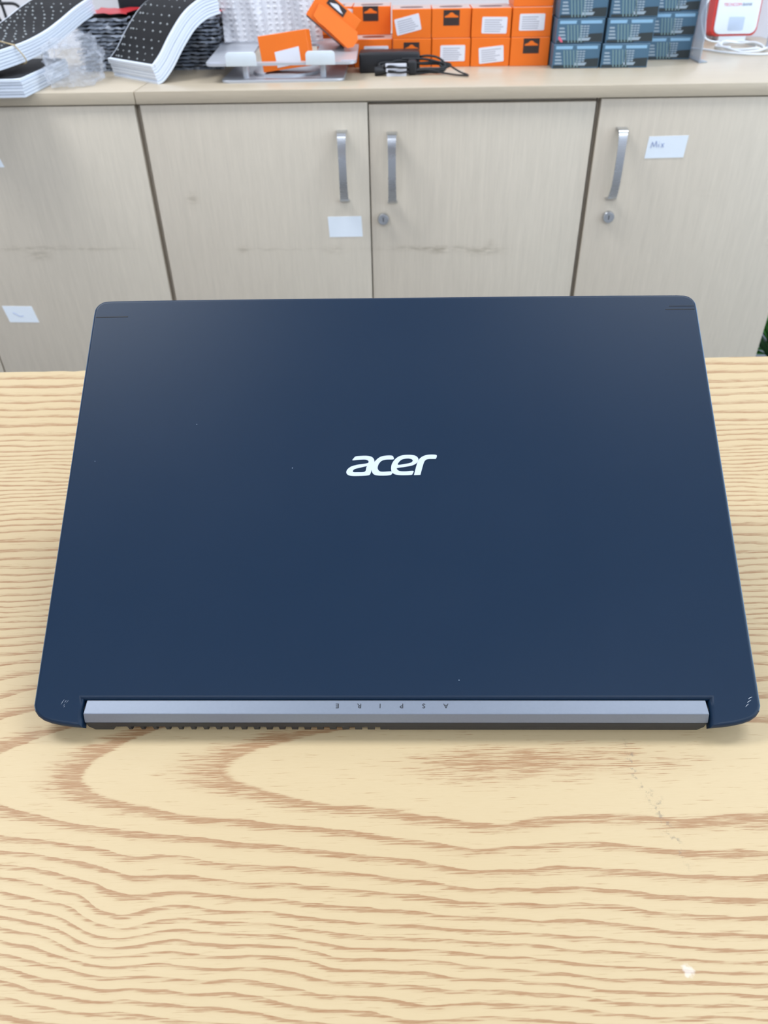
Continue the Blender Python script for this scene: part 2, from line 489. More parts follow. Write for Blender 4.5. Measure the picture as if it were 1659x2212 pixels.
def lid_outline():
    W2, TT, BT = 0.1919, 0.2492, -0.0170
    half = []
    # right half from the cut-out, round the ear, up the side, to the middle of the top edge
    half += [(0.1650, -0.0030), (0.1648, -0.0060), (0.1640, BT)]
    half += [(0.1700, BT + 0.0005), (0.1760, BT + 0.0012), (0.1810, BT + 0.0022), (0.1853, BT + 0.0036), (0.1885, BT + 0.0056), (0.1908, BT + 0.0083), (0.1919, BT + 0.0112), (W2, BT + 0.0145)]
    half += [(W2, 0.06), (W2, 0.14), (W2, 0.2380)]
    r = 0.0085
    for i in range(1, 8):
        a = math.radians(90 * i / 8); half.append((W2 - r + r * math.cos(a), TT - r - 0.0005 + r * math.sin(a)))
    half += [(W2 - r - 0.003, TT - 0.0004), (0.165, TT - 0.0003), (0.14, TT - 0.0001), (0.10, TT), (0.05, TT)]
    return half + [(-x, y) for x, y in half[::-1]]
def rolled_slab(pts, th, b, seg, fn):
    """slab with a rolled outer edge: rings of the outline drawn in step by step"""
    n = len(pts); mit = []
    for i in range(n):
        a, p, c = Vector(pts[i - 1]), Vector(pts[i]), Vector(pts[(i + 1) % n])
        d1 = (p - a).normalized(); d2 = (c - p).normalized()
        n1 = Vector((-d1.y, d1.x)); n2 = Vector((-d2.y, d2.x)); m = (n1 + n2)
        m = m / max(0.35, m.length_squared) * 2 if m.length_squared > 1e-6 else n1
        mit.append(m)
    rings = [(-th, 0.0), (-b, 0.0)] + [(-b + b * math.sin(math.pi / 2 * k / seg), b * (1 - math.cos(math.pi / 2 * k / seg))) for k in range(1, seg + 1)]
    v = []; f = []
    for h, ins in rings:
        for p, m in zip(pts, mit): v.append(fn((p[0] + m.x * ins, p[1] + m.y * ins, h)))
    for r in range(len(rings) - 1):
        for i in range(n): f.append((r * n + i, r * n + (i + 1) % n, (r + 1) * n + (i + 1) % n, (r + 1) * n + i))
    f.append(tuple(range(n))[::-1]); f.append(tuple(range((len(rings) - 1) * n, len(rings) * n)))
    return pydata(v, f, 40)
lid = link('lid', rolled_slab(lid_outline(), TH, 0.0026, 5, lidp), ['lid', 'lid_edge'], LAP)
for p in lid.data.polygons:
    dt = p.normal.dot(Vector((0, -sa, ca)))
    if 0.02 < dt < 0.72 and abs(p.center.x) > 0.1895: p.material_index = 1
wn = lid.modifiers.new('normals', 'WEIGHTED_NORMAL'); wn.keep_sharp = True; wn.weight = 100
# inner face of the lid: bezel and screen (face away from the camera)
link('screen', mesh_of(prism(rrect(-0.176, 0.176, 0.028, 0.232, 0.002), -TH - 0.0006, -TH - 0.00005, 0, 2, lidp)), 'screen', LAP)
# antenna seams
def strip(x0, x1, y0, y1, h=0.00012, slope=0.0):
    pts = [(x0, y0), (x1, y0 + slope), (x1, y1 + slope), (x0, y1)]
    return mesh_of(prism(pts, -0.0004, h, 0, 2, lidp), None)
link('antenna_seam', strip(-0.1895, -0.1690, 0.2352, 0.2359, slope=0.0003), 'seam', lid)
link('antenna_seam', strip(0.1715, 0.1896, 0.2368, 0.2374), 'seam', lid)
link('antenna_seam', strip(0.1740, 0.1896, 0.2393, 0.2397), 'seam', lid)

# emblem lettering on the lid
def acer_logo():
    k = lambda X, Y: (-0.04075 + X / 1659 * 0.0816, 0.1482 - Y / 664 * 0.0354)
    def sm(pts, n=4):
        out = []
        segs = catmull([(x, y, 0) for x, y in pts], n, True)
        return [k(v.x, v.y) for v in segs]
    a_o = [(343, 249), (350, 232), (372, 207), (410, 199), (500, 196), (560, 205), (592, 228), (604, 262), (598, 300), (575, 355), (556, 412), (530, 430), (420, 437), (330, 435), (287, 421), (270, 393), (284, 357), (328, 324), (400, 304), (515, 287), (534, 270), (524, 251), (490, 241), (420, 243)]
    a_h = [(348, 374), (372, 353), (430, 339), (512, 321), (508, 335), (490, 387), (400, 393), (356, 391)]
    c_o = [(828, 241), (834, 222), (815, 197), (740, 196), (670, 213), (612, 262), (580, 325), (574, 380), (598, 419), (650, 433), (740, 434), (800, 426), (818, 404), (812, 385), (700, 389), (661, 378), (643, 346), (654, 300), (690, 259), (745, 243)]
    e_o = [(1067, 381), (1060, 411), (1040, 428), (920, 431), (850, 420), (815, 394), (803, 350), (816, 290), (860, 232), (920, 198), (1000, 188), (1080, 195), (1120, 219), (1129, 250), (1110, 285), (1060, 314), (970, 332), (876, 346), (881, 368), (910, 383), (980, 386)]
    e_h = [(884, 307), (905, 265), (940, 241), (1000, 232), (1048, 240), (1062, 260), (1040, 282), (980, 296)]
    r_o = [(1074, 431), (1082, 431), (1148, 428), (1153, 420), (1185, 310), (1206, 262), (1242, 241), (1330, 239), (1340, 232), (1351, 206), (1336, 190), (1260, 188), (1200, 200), (1148, 232), (1114, 290), (1076, 424)]
    obs = []
    for i, lp in enumerate([[a_o, a_h], [c_o], [e_o, e_h], [r_o]]):
        me = outline_mesh([sm(q) for q in lp], 0.00018)
        obs.append(remap(me, lambda co, i=i: lidp((co.x, co.y, co.z + 0.0001 + 0.00002 * i))))
    return obs
for me in acer_logo():
    o = link('logo_letter', me, 'logo', lid)

# scratches on the corners
def scratch(pts, wd):
    v = []; f = []
    for i, (x, y) in enumerate(pts):
        ww = wd * (0.35 if i in (0, len(pts) - 1) else 1)
        v += [lidp((x, y + ww, 0.00009)), lidp((x, y - ww, 0.00009))]
    for i in range(len(pts) - 1): f.append((2 * i, 2 * i + 1, 2 * i + 3, 2 * i + 2))
    n = len(v); v += [p - Vector((0, -sa, ca)) * 0.0002 for p in v]
    f += [tuple(q + n for q in face[::-1]) for face in f]
    return pydata(v, f, None)
for pts in ([(0.1852, -0.0024), (0.1864, -0.0017), (0.1874, -0.0013)], [(0.1844, -0.0043), (0.1852, -0.0037), (0.1866, -0.0029)],
            [(0.1832, -0.0064), (0.1840, -0.0056), (0.1850, -0.0049)]):
    link('scratch', scratch(pts, 0.00016), 'scratch', lid)
rs = random.Random(5)
for k in range(9):
    x = -0.1768 + rs.random() * 0.0032; y = -0.0068 + rs.random() * 0.0032; l = 0.0005 + rs.random() * 0.0010
    link('scratch', scratch([(x, y), (x + l * 0.4, y + l * 0.7), (x + l * 0.6, y + l)], 0.00010), 'scratch', lid)

# base
link('base', mesh_of(prism(rrect(-0.1900, 0.1900, 0.0115, 0.2525, 0.010), 0.0030, 0.0172, 0.0016, 3)), 'base', LAP)
for fx in (-0.15, 0.15):
    for fy in (0.030, 0.235):
        link('rubber_foot', box(fx - 0.022, fx + 0.022, fy - 0.004, fy + 0.004, 0.0, 0.0032, 0.0006), 'rubber', LAP)
def section(poly, x0, x1, ch=0.0):
    """extrude a (y, z) section along x; ch pulls in the bottom of the ends"""
    n = len(poly); zmin = min(p[1] for p in poly); zmax = max(p[1] for p in poly); v = []
    for x, sg in ((x0, 1), (x1, -1)):
        for y, z in poly: v.append((x + sg * ch * (zmax - z) / max(1e-6, zmax - zmin), y, z))
    f = [tuple(range(n)), tuple(range(n, 2 * n))[::-1]] + [(i, (i + 1) % n, n + (i + 1) % n, n + i) for i in range(n)]
    return v, f
def sec_mesh(poly, x0, x1, ch=0.0, bev=0.0):
    v, f = section(poly, x0, x1, ch); me = pydata(v, f, None)
    if bev:
        bm = bmesh.new(); bm.from_mesh(me)
        bmesh.ops.bevel(bm, geom=bm.edges[:], offset=bev, segments=2, affect='EDGES', profile=0.5); bm.to_mesh(me); bm.free()
    return me
bar = link('hinge_bar', sec_mesh([(-0.0022, 0.0178), (-0.0096, 0.0160), (-0.0106, 0.0098), (0.0000, 0.0098), (0.0004, 0.0140)], -0.1632, 0.1632, -0.0006, 0.0003), 'silver', LAP)
# letters on the hinge bar read from the user's side: turned upside down from here
fa, fb = Vector((0, -0.0022, 0.0178)), Vector((0, -0.0096, 0.0160))
fd = (fb - fa).normalized(); fnrm = Vector((0, fd.z, -fd.y)); fnrm = fnrm if fnrm.z > 0 else -fnrm
for ch_, px in zip('ASPIRE', (963, 915, 867, 820, 775, 727)):
    me = text_mesh(ch_, 0.0042, 0.00006)
    x = (px - 849.5) * 0.0002415
    remap(me, lambda co, x=x: fa + fd * 0.0030 + Vector((x, 0, 0)) + fnrm * (0.00008 + co.z) + Vector((-co.x * 0.95, 0, 0)) + fd * (co.y * 0.85))
    link('letter', me, 'letter', bar)
def rear_cover():
    bm = bmesh.new()
    for poly, x0, x1, ch in (([(-0.0106, 0.0097), (-0.0103, 0.0062), (0.0112, 0.0062), (0.0112, 0.0097)], -0.1632, 0.1632, 0.0006),
                             ([(-0.0103, 0.0062), (-0.0092, 0.0022), (-0.0078, 0.0012), (0.0112, 0.0012), (0.0112, 0.0062)], -0.0050, 0.1626, 0.0030),
                             ([(-0.0103, 0.0062), (-0.0092, 0.0022), (-0.0078, 0.0012), (0.0112, 0.0012), (0.0112, 0.0062)], -0.1626, -0.1480, 0.0030)):
        v, f = section(poly, x0, x1, ch)
        bv = [bm.verts.new(p) for p in v]
        for q in f: bm.faces.new([bv[i] for i in q])
    return mesh_of(bm, None)
rcv = link('rear_cover', rear_cover(), 'base', LAP)
link('vent_backing', box(-0.1480, -0.0050, 0.0035, 0.0050, 0.0012, 0.0062, 0), 'vent', rcv)
fin = sec_mesh([(-0.0102, 0.0062), (-0.0091, 0.0022), (-0.0078, 0.0012), (0.0035, 0.0012), (0.0035, 0.0062)], -0.0009, 0.0009)
for i in range(21):
    o = link('vent_fin', fin, 'base', rcv); o.location = (-0.1412 + i * 0.0068, 0, 0); o.scale = (0.9 + 1.3 * i / 20, 1, 1)
# lid hinge knuckles, dark, in the gaps beside the bar
for sg in (-1, 1):
    link('hinge_knuckle', box(sg * 0.1641 - 0.0007, sg * 0.1641 + 0.0007, -0.0060, 0.0100, 0.0060, 0.0150, 0.0003), 'vent', LAP)

# ------------------------------------------------------------------ cabinets
G1, G2, G3, G4 = -0.4158, -0.0132, 0.3843, 0.7843
DEPTH = 0.575
def cabinet(name, label, s0, s1, doors, marks):
    root = thing(name, label, 'cabinet', cab(s0, 0, FLOORZ), CAB_YAW)
    L = s1 - s0; Ht = -FLOORZ
    mat = laminate(name + '_laminate', marks, off=(s0, 0, FLOORZ))
    bm = bmesh.new()
    t = 0.018
    add_box(bm, 0.0005, t, 0.020, DEPTH, 0.0, Ht - 0.0005)
    add_box(bm, L - t, L - 0.0005, 0.020, DEPTH, 0.0, Ht - 0.0005)
    add_box(bm, t, L - t, DEPTH - 0.008, DEPTH, 0.07, Ht - 0.0005)
    add_box(bm, t, L - t, 0.020, DEPTH - 0.008, 0.07, 0.088)
    add_box(bm, t, L - t, 0.0205, DEPTH - 0.008, Ht - 0.02, Ht - 0.0005)
    link('carcass', mesh_of(bm), mat, root)
    link('plinth', box(t, L - t, 0.040, 0.058, 0.0, 0.07, 0), 'plinth', root)
    for d in doors:
        a, b = d['s'][0] - s0, d['s'][1] - s0
        do = link('door', box(a, b, d.get('d', 0.0), 0.0185, 0.075, Ht - d.get('gap', 0.0022), 0.0008), mat, root)
        if 'handle' in d:
            hs, hz = d['handle'][0] - s0, Ht + d['handle'][1]
            path = catmull([(0.000, 0.0), (0.0135, -0.0005), (0.0205, -0.006), (0.0245, -0.030), (0.0255, -0.058), (0.0235, -0.088), (0.016, -0.108), (0.008, -0.1165), (0.000, -0.1180)], 5)
            v = []; f = []; n = len(path)
            for i, p in enumerate(path):
                q = i / (n - 1); wd = 0.0094 - 0.0026 * math.sin(math.pi * q)
                tn = (path[min(n - 1, i + 1)] - path[max(0, i - 1)]).normalized(); nr = Vector((-tn.y, tn.x, 0)) * 0.0016
                for off in (nr, -nr):
                    for sx in (-wd, wd): v.append((hs + sx, -(p.x + off.x), hz + p.y + off.y))
            for i in range(n - 1):
                q = i * 4; r_ = q + 4
                f += [(q, q + 1, r_ + 1, r_), (q + 2, q + 3, r_ + 3, r_ + 2), (q, q + 2, r_ + 2, r_), (q + 1, q + 3, r_ + 3, r_ + 1)]
            f += [(0, 1, 3, 2), (4 * n - 4, 4 * n - 3, 4 * n - 1, 4 * n - 2)]
            link('handle', pydata(v, f, 40), 'chrome', do)
        if 'lock' in d:
            me = lathe([(0.0105, 0.0), (0.0110, 0.002), (0.0105, 0.0075), (0.0095, 0.0090), (0.0080, 0.0092), (0.0078, 0.0085), (0.0015, 0.0085)], 28)
            remap(me, lambda co: Vector((d['lock'][0] - s0 + co.x, -co.z, Ht + d['lock'][1] + co.y)))
            lo = link('lock', me, 'chrome', do)
            link('keyhole', box(d['lock'][0] - s0 - 0.0007, d['lock'][0] - s0 + 0.0007, -0.0089, -0.0083, Ht + d['lock'][1] - 0.004, Ht + d['lock'][1] + 0.004, 0), 'vent', do)
        for st in d.get('stickers', ()):
            a0, a1, z0, z1, dx, dz = st
            v = [(a0 + dx, 0, z0), (a1 + dx, 0, z0 + dz), (a1, 0, z1 + dz), (a0, 0, z1)]
            v = [(p[0] - s0, 0, p[2] + Ht) for p in v]
            vv = [(p[0], -0.0006, p[2]) for p in v] + [(p[0], 0.0002, p[2]) for p in v]
            link('paper_label', pydata(vv, [(0, 1, 2, 3), (7, 6, 5, 4), (0, 4, 5, 1), (1, 5, 6, 2), (2, 6, 7, 3), (3, 7, 4, 0)], None), 'paper', do)
        for sk in d.get('ink', ()):
            P = catmull([(x - s0, -0.0008, Ht + z) for x, z in sk], 4)
            link('handwriting', tube(P, 0.0006, 5), 'ink', do)
    return root
cabinet('left_cabinet', 'beige laminate cabinet below the dotted sheet bundles, grey smear on its door', -1.2158, G1 - 0.0006,
        [{'s': (-1.2140, -0.8180)}, {'s': (-0.8145, G1 - 0.0060), 'stickers': [(-0.7735, -0.7125, -0.4010, -0.3660, 0.006, -0.001), (-0.742, -0.686, -0.1005, -0.0860, 0.004, 0.0)],
                                     'ink': [[(-0.755, -0.380), (-0.748, -0.384), (-0.742, -0.388), (-0.735, -0.387)]]}],
        [(-0.665, -0.262, 0.020, 0.010, 0.55), (-0.70, -0.249, 0.10, 0.004, 0.45), (-0.55, -0.251, 0.06, 0.0035, 0.40), (-0.67, -0.150, 0.003, 0.05, 0.12)]).name = 'storage_cabinet'
cabinet('center_cabinet', 'beige laminate two-door cabinet with a pair of bow handles and one lock', G1 + 0.0004, G3 - 0.0004,
        [{'s': (G1 + 0.0045, G2 - 0.0011), 'handle': (-0.0602, -0.0470), 'stickers': [(-0.0945, -0.0310, -0.2325, -0.1945, 0.0015, 0.0005)]},
         {'s': (G2 + 0.0011, G3 - 0.0040), 'd': 0.0030, 'gap': 0.0065, 'handle': (0.0280, -0.0510), 'lock': (0.0105, -0.1985)}],
        [(-0.346, -0.160, 0.010, 0.010, 0.5), (-0.262, -0.254, 0.010, 0.006, 0.45), (-0.20, -0.255, 0.07, 0.003, 0.30), (-0.085, -0.257, 0.02, 0.007, 0.4),
         (0.10, -0.256, 0.09, 0.0045, 0.6), (0.20, -0.262, 0.035, 0.008, 0.55), (0.115, -0.262, 0.02, 0.006, 0.4), (0.215, -0.246, 0.006, 0.005, 0.5)]).name = 'storage_cabinet'
cabinet('right_cabinet', 'beige laminate cabinet with a bow handle beside a handwritten paper label', G3 + 0.0004, G4,
        [{'s': (G3 + 0.0040, G4 - 0.0020), 'handle': (0.4292, -0.0480), 'lock': (0.4300, -0.1985),
          'stickers': [(0.4805, 0.5490, -0.0985, -0.0625, -0.002, 0.0010)],
          'ink': [[(0.4860, -0.0815), (0.4880, -0.0715), (0.4915, -0.0790), (0.4945, -0.0700), (0.4965, -0.0800)],
                  [(0.4995, -0.0745), (0.5000, -0.0800)], [(0.5000, -0.0715), (0.5003, -0.0722)], [(0.5040, -0.0740), (0.5085, -0.0800)], [(0.5085, -0.0735), (0.5040, -0.0805)]]}],
        [(0.745, -0.235, 0.012, 0.02, 0.4), (0.60, -0.16, 0.02, 0.01, 0.1)]).name = 'storage_cabinet'

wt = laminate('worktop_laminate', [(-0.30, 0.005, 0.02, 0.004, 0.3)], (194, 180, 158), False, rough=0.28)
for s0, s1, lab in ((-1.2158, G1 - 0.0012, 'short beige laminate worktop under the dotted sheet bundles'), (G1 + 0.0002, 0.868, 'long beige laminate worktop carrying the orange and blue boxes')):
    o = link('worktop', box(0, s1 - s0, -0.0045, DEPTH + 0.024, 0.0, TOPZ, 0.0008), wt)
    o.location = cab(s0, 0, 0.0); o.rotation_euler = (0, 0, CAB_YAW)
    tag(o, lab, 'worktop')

def at(s, d, z=0.0): return cab(s, d, TOPZ + z)

# ------------------------------------------------------------------ orange boxes
OW, OH, OD = 0.0732, 0.0472, 0.088
def orange_mesh(w=OW, h=OH, d=OD):
    bm = bmesh.new(); add_box(bm, 0, w, 0, d, 0, h, 0.0008, 1)
    bm.normal_update()
    for f in bm.faces:
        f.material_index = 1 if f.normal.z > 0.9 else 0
    me = bpy.data.meshes.new('m'); bm.to_mesh(me); bm.free(); return me
OM = orange_mesh()
def flat(pts, y, depth=0.0004):
    """flat piece on a front face (x, z outline)"""
    n = len(pts); v = [(x, y, z) for x, z in pts] + [(x, y + depth, z) for x, z in pts]
    f = [tuple(range(n)), tuple(range(n, 2 * n))[::-1]] + [(i, (i + 1) % n, n + (i + 1) % n, n + i) for i in range(n)]
    return pydata(v, f, None)
def rot2(pts, cx, cz, a):
    c, s = math.cos(a), math.sin(a)
    return [(cx + (x - cx) * c - (z - cz) * s, cz + (x - cx) * s + (z - cz) * c) for x, z in pts]
def sticker(parent, cx, cz, a, w=0.047, h=0.0265, y=-0.0004):
    st = link('price_sticker', flat(rot2(rrect(cx - w / 2, cx + w / 2, cz - h / 2, cz + h / 2, 0.002, 3), cx, cz, a), y), 'label', parent)
    bm = bmesh.new(); rr = random.Random(int((cx + cz) * 1e5))
    for k in range(6):
        zz = cz + h * 0.34 - k * h * 0.135; x0 = cx - w * 0.4; x1 = cx + w * (0.40 - 0.25 * rr.random())
        q = rot2([(x0, zz), (x1, zz), (x1, zz - 0.0016), (x0, zz - 0.0016)], cx, cz, a)
        bm.faces.new([bm.verts.new((x, y - 0.0001, z)) for x, z in q])
    link('print', mesh_of(bm, None), 'labelgrey', st)
def hang_tab(parent, cx, cz, w=0.030, h=0.0245, y=-0.0004):
    tb = link('hang_tab', flat([(cx - w / 2, cz - h / 2), (cx + w / 2, cz - h / 2), (cx + w / 2, cz + h / 2), (cx - w / 2, cz + h / 2)], y), 'tab_black', parent)
    sh = [(-0.0125, -0.0010), (0.0125, -0.0010), (0.0125, 0.0012), (0.0060, 0.0035), (0.0030, 0.0062), (0.0, 0.0072), (-0.0030, 0.0062), (-0.0060, 0.0035), (-0.0125, 0.0012)]
    link('hanger_print', flat([(cx + x, cz + 0.0015 + z) for x, z in sh], y - 0.0002, 0.0003), 'orange', tb)
def oval_top(parent, cx, cy, z, a=0.022, b=0.016):
    n = 20; pts = []
    for i in range(n):
        t = 2 * math.pi * i / n; c, s = math.cos(t), math.sin(t)
        pts.append((cx + a * math.copysign(abs(c) ** 0.6, c), cy + b * math.copysign(abs(s) ** 0.8, s)))
    link('window', mesh_of(prism(pts, z - 0.0002, z + 0.0003)), 'oval', parent)
ORG = 'orange boxes stacked on the worktop'
def orange_box(s, d, z, kind, label, ang=0.0, tilt=0.0, dx=0.0, dz=0.0):
    o = thing('orange_box', label, 'box', at(s, d, z), CAB_YAW + ang, ORG)
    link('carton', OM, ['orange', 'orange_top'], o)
    oval_top(o, OW / 2, OD * 0.42, OH)
    if kind == 's': sticker(o, OW / 2 + dx, OH * 0.46 + dz, tilt)
    elif kind == 'h': hang_tab(o, OW / 2 + dx, OH * 0.62 + dz)
    return o
P0 = -0.0470; PI_ = 0.0746; FD = 0.222
Z2 = OH + 0.0003
orange_box(P0 + 0 * PI_, FD + 0.004, 0, 's', 'orange box half hidden behind the black power adapter, bottom row', dx=0.006, dz=0.001)
orange_box(P0 + 1 * PI_, FD, 0, 'h', 'orange box with black hang tab right behind the adapter cable', dx=-0.001)
orange_box(P0 + 2 * PI_, FD - 0.002, 0, 's', 'orange box with straight white sticker in the bottom row', dx=0.003, dz=0.001)
orange_box(P0 + 3 * PI_, FD - 0.004, 0, 's', 'orange box with slightly tilted white sticker in the bottom row', tilt=math.radians(5), dx=0.002, dz=-0.002)
orange_box(P0 + 4 * PI_, FD - 0.006, 0, 'h', 'orange box with black hang tab next to the blue-grey boxes, bottom row', dx=0.002, dz=0.004)
orange_box(P0 - 0.004, FD + 0.072, Z2, 'h', 'orange box with black hang tab set back in the upper row by the tilted carton', dz=0.006, dx=-0.002)
orange_box(P0 + 1 * PI_ - 0.001, FD + 0.001, Z2, 's', 'orange box with strongly tilted white sticker in the upper row', tilt=math.radians(12), dx=-0.007, dz=0.001)
orange_box(P0 + 2 * PI_ - 0.001, FD + 0.001, Z2, 'h', 'orange box with black hang tab in the middle of the upper row', dz=0.003)
orange_box(P0 + 3 * PI_ - 0.001, FD - 0.003, Z2, 's', 'orange box with white sticker right of the upper middle hang tab', dx=0.006, dz=-0.002, tilt=math.radians(-1))
orange_box(P0 + 4 * PI_ + 0.000, FD - 0.004, Z2, 's', 'orange box with white sticker at the end of the upper row by the blue-grey boxes', dx=0.000, dz=0.002)
orange_box(P0 + 4 * PI_ + 0.001, FD + 0.004, 2 * Z2, '', 'topmost orange box, cut by the upper picture edge')
orange_box(P0 - 0.004 - PI_, FD + 0.080, 0, '', 'orange box low behind the aluminium stand')
orange_box(P0 - 0.004 - PI_, FD + 0.076, Z2, 's', 'orange box with white sticker behind the tilted open carton', dx=0.020, dz=0.010, tilt=math.radians(-8))

# ------------------------------------------------------------------ blue-grey boxes
BW, BH, BD = 0.0862, 0.0392, 0.085
def blue_print():
    v = []; f = []; mi = []
    def q(pts, m, lift=0.0):
        b = len(v); v.extend([(x * BW, -0.0003 - lift, z * BH) for x, z in pts]); f.append(tuple(range(b, b + len(pts)))); mi.append(m)
    q([(0.60, 0.06), (0.985, 0.06), (0.985, 0.42), (0.72, 0.40), (0.62, 0.30)], 0)         # dark foot
    q([(0.02, 0.03), (0.60, 0.03), (0.62, 0.14), (0.02, 0.14)], 0)
    q([(0.05, 0.80), (0.40, 0.80), (0.41, 0.93), (0.05, 0.93)], 1)                        # bright bars
    q([(0.50, 0.80), (0.94, 0.80), (0.94, 0.93), (0.49, 0.93)], 1)
    for k in range(5):                                                                     # slanted stripes
        x = 0.20 + k * 0.068
        q([(x + 0.060, 0.05), (x + 0.086, 0.05), (x + 0.038, 0.76), (x + 0.010, 0.76)], 2, 0.0001)
    for k in range(4):
        z = 0.66 - k * 0.135
        q([(0.05, z), (0.155 + 0.015 * k, z), (0.165 + 0.015 * k, z - 0.07), (0.055, z - 0.07)], 3, 0.0001)
    for k in range(5):
        z = 0.73 - k * 0.10
        for j in range(3):
            x = 0.50 + j * 0.065
            q([(x, z), (x + 0.050, z), (x + 0.050, z - 0.055), (x, z - 0.055)], 3, 0.0001)
    q([(0.48, 0.24), (0.74, 0.24), (0.70, 0.12), (0.46, 0.12)], 3, 0.0001)
    return pydata(v, f, None, mi)
BPM = blue_print()
for p in BPM.polygons:
    if p.normal.y > 0: p.flip()
BBM = box(0, BW, 0, BD, 0, BH, 0.0008, 1)
def blue_box(s, d, z, label, ang=0.0):
    o = thing('blue_box', label, 'box', at(s, d, z), CAB_YAW + ang, 'blue-grey cartons stacked on the worktop')
    link('carton', BBM, 'bluebox', o)
    link('front_print', BPM, ['bluedark', 'bluelight', 'greenish', 'printwhite'], o)
    return o
ZB = BH + 0.0004
rowname = ('bottom', 'middle', 'top'); BC = (0.3268, 0.4165)
for r in range(3):
    for c in range(2):
        j = (0.0, 0.0025, 0.0042)[r] if c == 0 else (0.0, 0.0035, 0.006)[r]
        if r == 1 and c == 0: lab = 'blue-grey printed carton with a small pink mark on its front, beside the orange boxes'
        else: lab = 'blue-grey printed carton, %s of the %s stack' % (rowname[r], ('front stack touching the orange boxes', 'front stack in the middle')[c])
        lab = lab.replace('of the front stack', 'in the front stack').replace('stack stack', 'stack')
        if not (r == 1 and c == 0): lab = 'blue-grey printed carton, %s one in the stack %s' % (rowname[r], ('touching the orange boxes', 'in the middle of three stacks')[c])
        b = blue_box(BC[c] + j, 0.178 + 0.002 * r - 0.003 * c, r * ZB, lab, math.radians((-0.5, 0.4, -0.3)[r]))
        if r == 1 and c == 0:
            link('pink_mark', flat([(0.004, 0.0085), (0.009, 0.003), (0.0125, 0.0025), (0.012, 0.0055), (0.007, 0.0115), (0.0045, 0.012)], -0.0008), 'redtext', b)
for r in range(3):
    blue_box(0.5225 + 0.001 * r, 0.268 + 0.002 * r, r * ZB, 'blue-grey printed carton, %s one in the set-back stack by the clear bracket' % rowname[r], math.radians((0.6, -0.4, 0.3)[r]))

# clear bracket beside the cartons
br = thing('acrylic_bracket', 'clear acrylic L-shaped bracket at the end of the blue-grey cartons', 'bracket', at(0.6115, 0.235, 0), CAB_YAW)
link('foot', mesh_of(prism([(0.0, -0.02), (0.018, -0.012), (0.010, 0.085), (0.0, 0.085)], 0.0, 0.0025, 0.0004)), 'acrylic', br)
link('upright', mesh_of(prism([(-0.02, 0.0), (0.085, 0.0), (0.085, 0.115), (0.02, 0.115), (-0.02, 0.045)], -0.0010, 0.0010, 0.0003, 2, lambda p: Vector((p.z + 0.0012, p.x, p.y + 0.0025)))), 'acrylic', br)

# ------------------------------------------------------------------ power adapter
ad = thing('power_adapter', 'black power adapter brick with coiled cable in front of the orange boxes', 'power adapter', at(-0.0345, 0.155, 0), CAB_YAW)
link('brick', box(0, 0.113, 0, 0.052, 0.0, 0.0335, 0.004, 3), 'black', ad)
rnd = random.Random(11)
def coil(cx, cy, cz, a, b, n, wob, z0):
    P = []
    for k in range(n):
        t = 2 * math.pi * k / 10
        P.append((cx + a * math.cos(t) * (1 + wob * rnd.uniform(-1, 1)), cy + b * math.sin(t) * (1 + wob * rnd.uniform(-1, 1)), max(0.0035, cz + z0 * math.sin(t) * rnd.uniform(0.6, 1.2) + rnd.uniform(-0.003, 0.003))))
    return catmull(P, 5)
link('cable', tube(coil(0.098, -0.018, 0.0120, 0.062, 0.011, 44, 0.16, 0.0085), 0.0022, 7), 'cable', ad)
link('cable', tube(catmull([(0.150, -0.014, 0.012), (0.165, -0.020, 0.014), (0.185, -0.040, 0.006), (0.198, -0.052, 0.003), (0.196, -0.060, 0.003), (0.175, -0.050, 0.003), (0.150, -0.030, 0.004), (0.120, -0.022, 0.006)], 6), 0.0016, 7), 'cable', ad)
link('cable', tube(catmull([(0.108, 0.010, 0.024), (0.125, 0.002, 0.027), (0.142, -0.006, 0.026), (0.155, -0.014, 0.020), (0.160, -0.022, 0.010), (0.150, -0.026, 0.004), (0.128, -0.024, 0.004)], 6), 0.0020, 7), 'cable', ad)
pl = link('plug', tube([(0.030, -0.030, 0.0075), (0.034, -0.030, 0.0075), (0.052, -0.028, 0.007), (0.060, -0.027, 0.0065)], lambda t: 0.0072 if t < 0.5 else 0.0045, 12), 'cable', ad)
link('velcro_tie', box(0.090, 0.107, -0.033, -0.002, 0.0008, 0.0235, 0.004, 3), 'cable', ad)
bm = bmesh.new()
for k in range(3):
    zz = 0.0205 - k * 0.0078
    add_box(bm, 0.050 + k * 0.0008, 0.088, -0.0372, -0.0360, zz - 0.0060, zz, 0.0008, 1)
link('cable_label', mesh_of(bm), 'label', ad)
link('cable', tube(catmull([(0.045, -0.028, 0.012), (0.058, -0.0392, 0.0165), (0.075, -0.0392, 0.0140), (0.092, -0.036, 0.0135)], 6), 0.0018, 7), 'cable', ad)
link('cable', tube(catmull([(0.045, -0.028, 0.008), (0.060, -0.0392, 0.0085), (0.075, -0.0392, 0.0060), (0.092, -0.036, 0.007)], 6), 0.0018, 7), 'cable', ad)

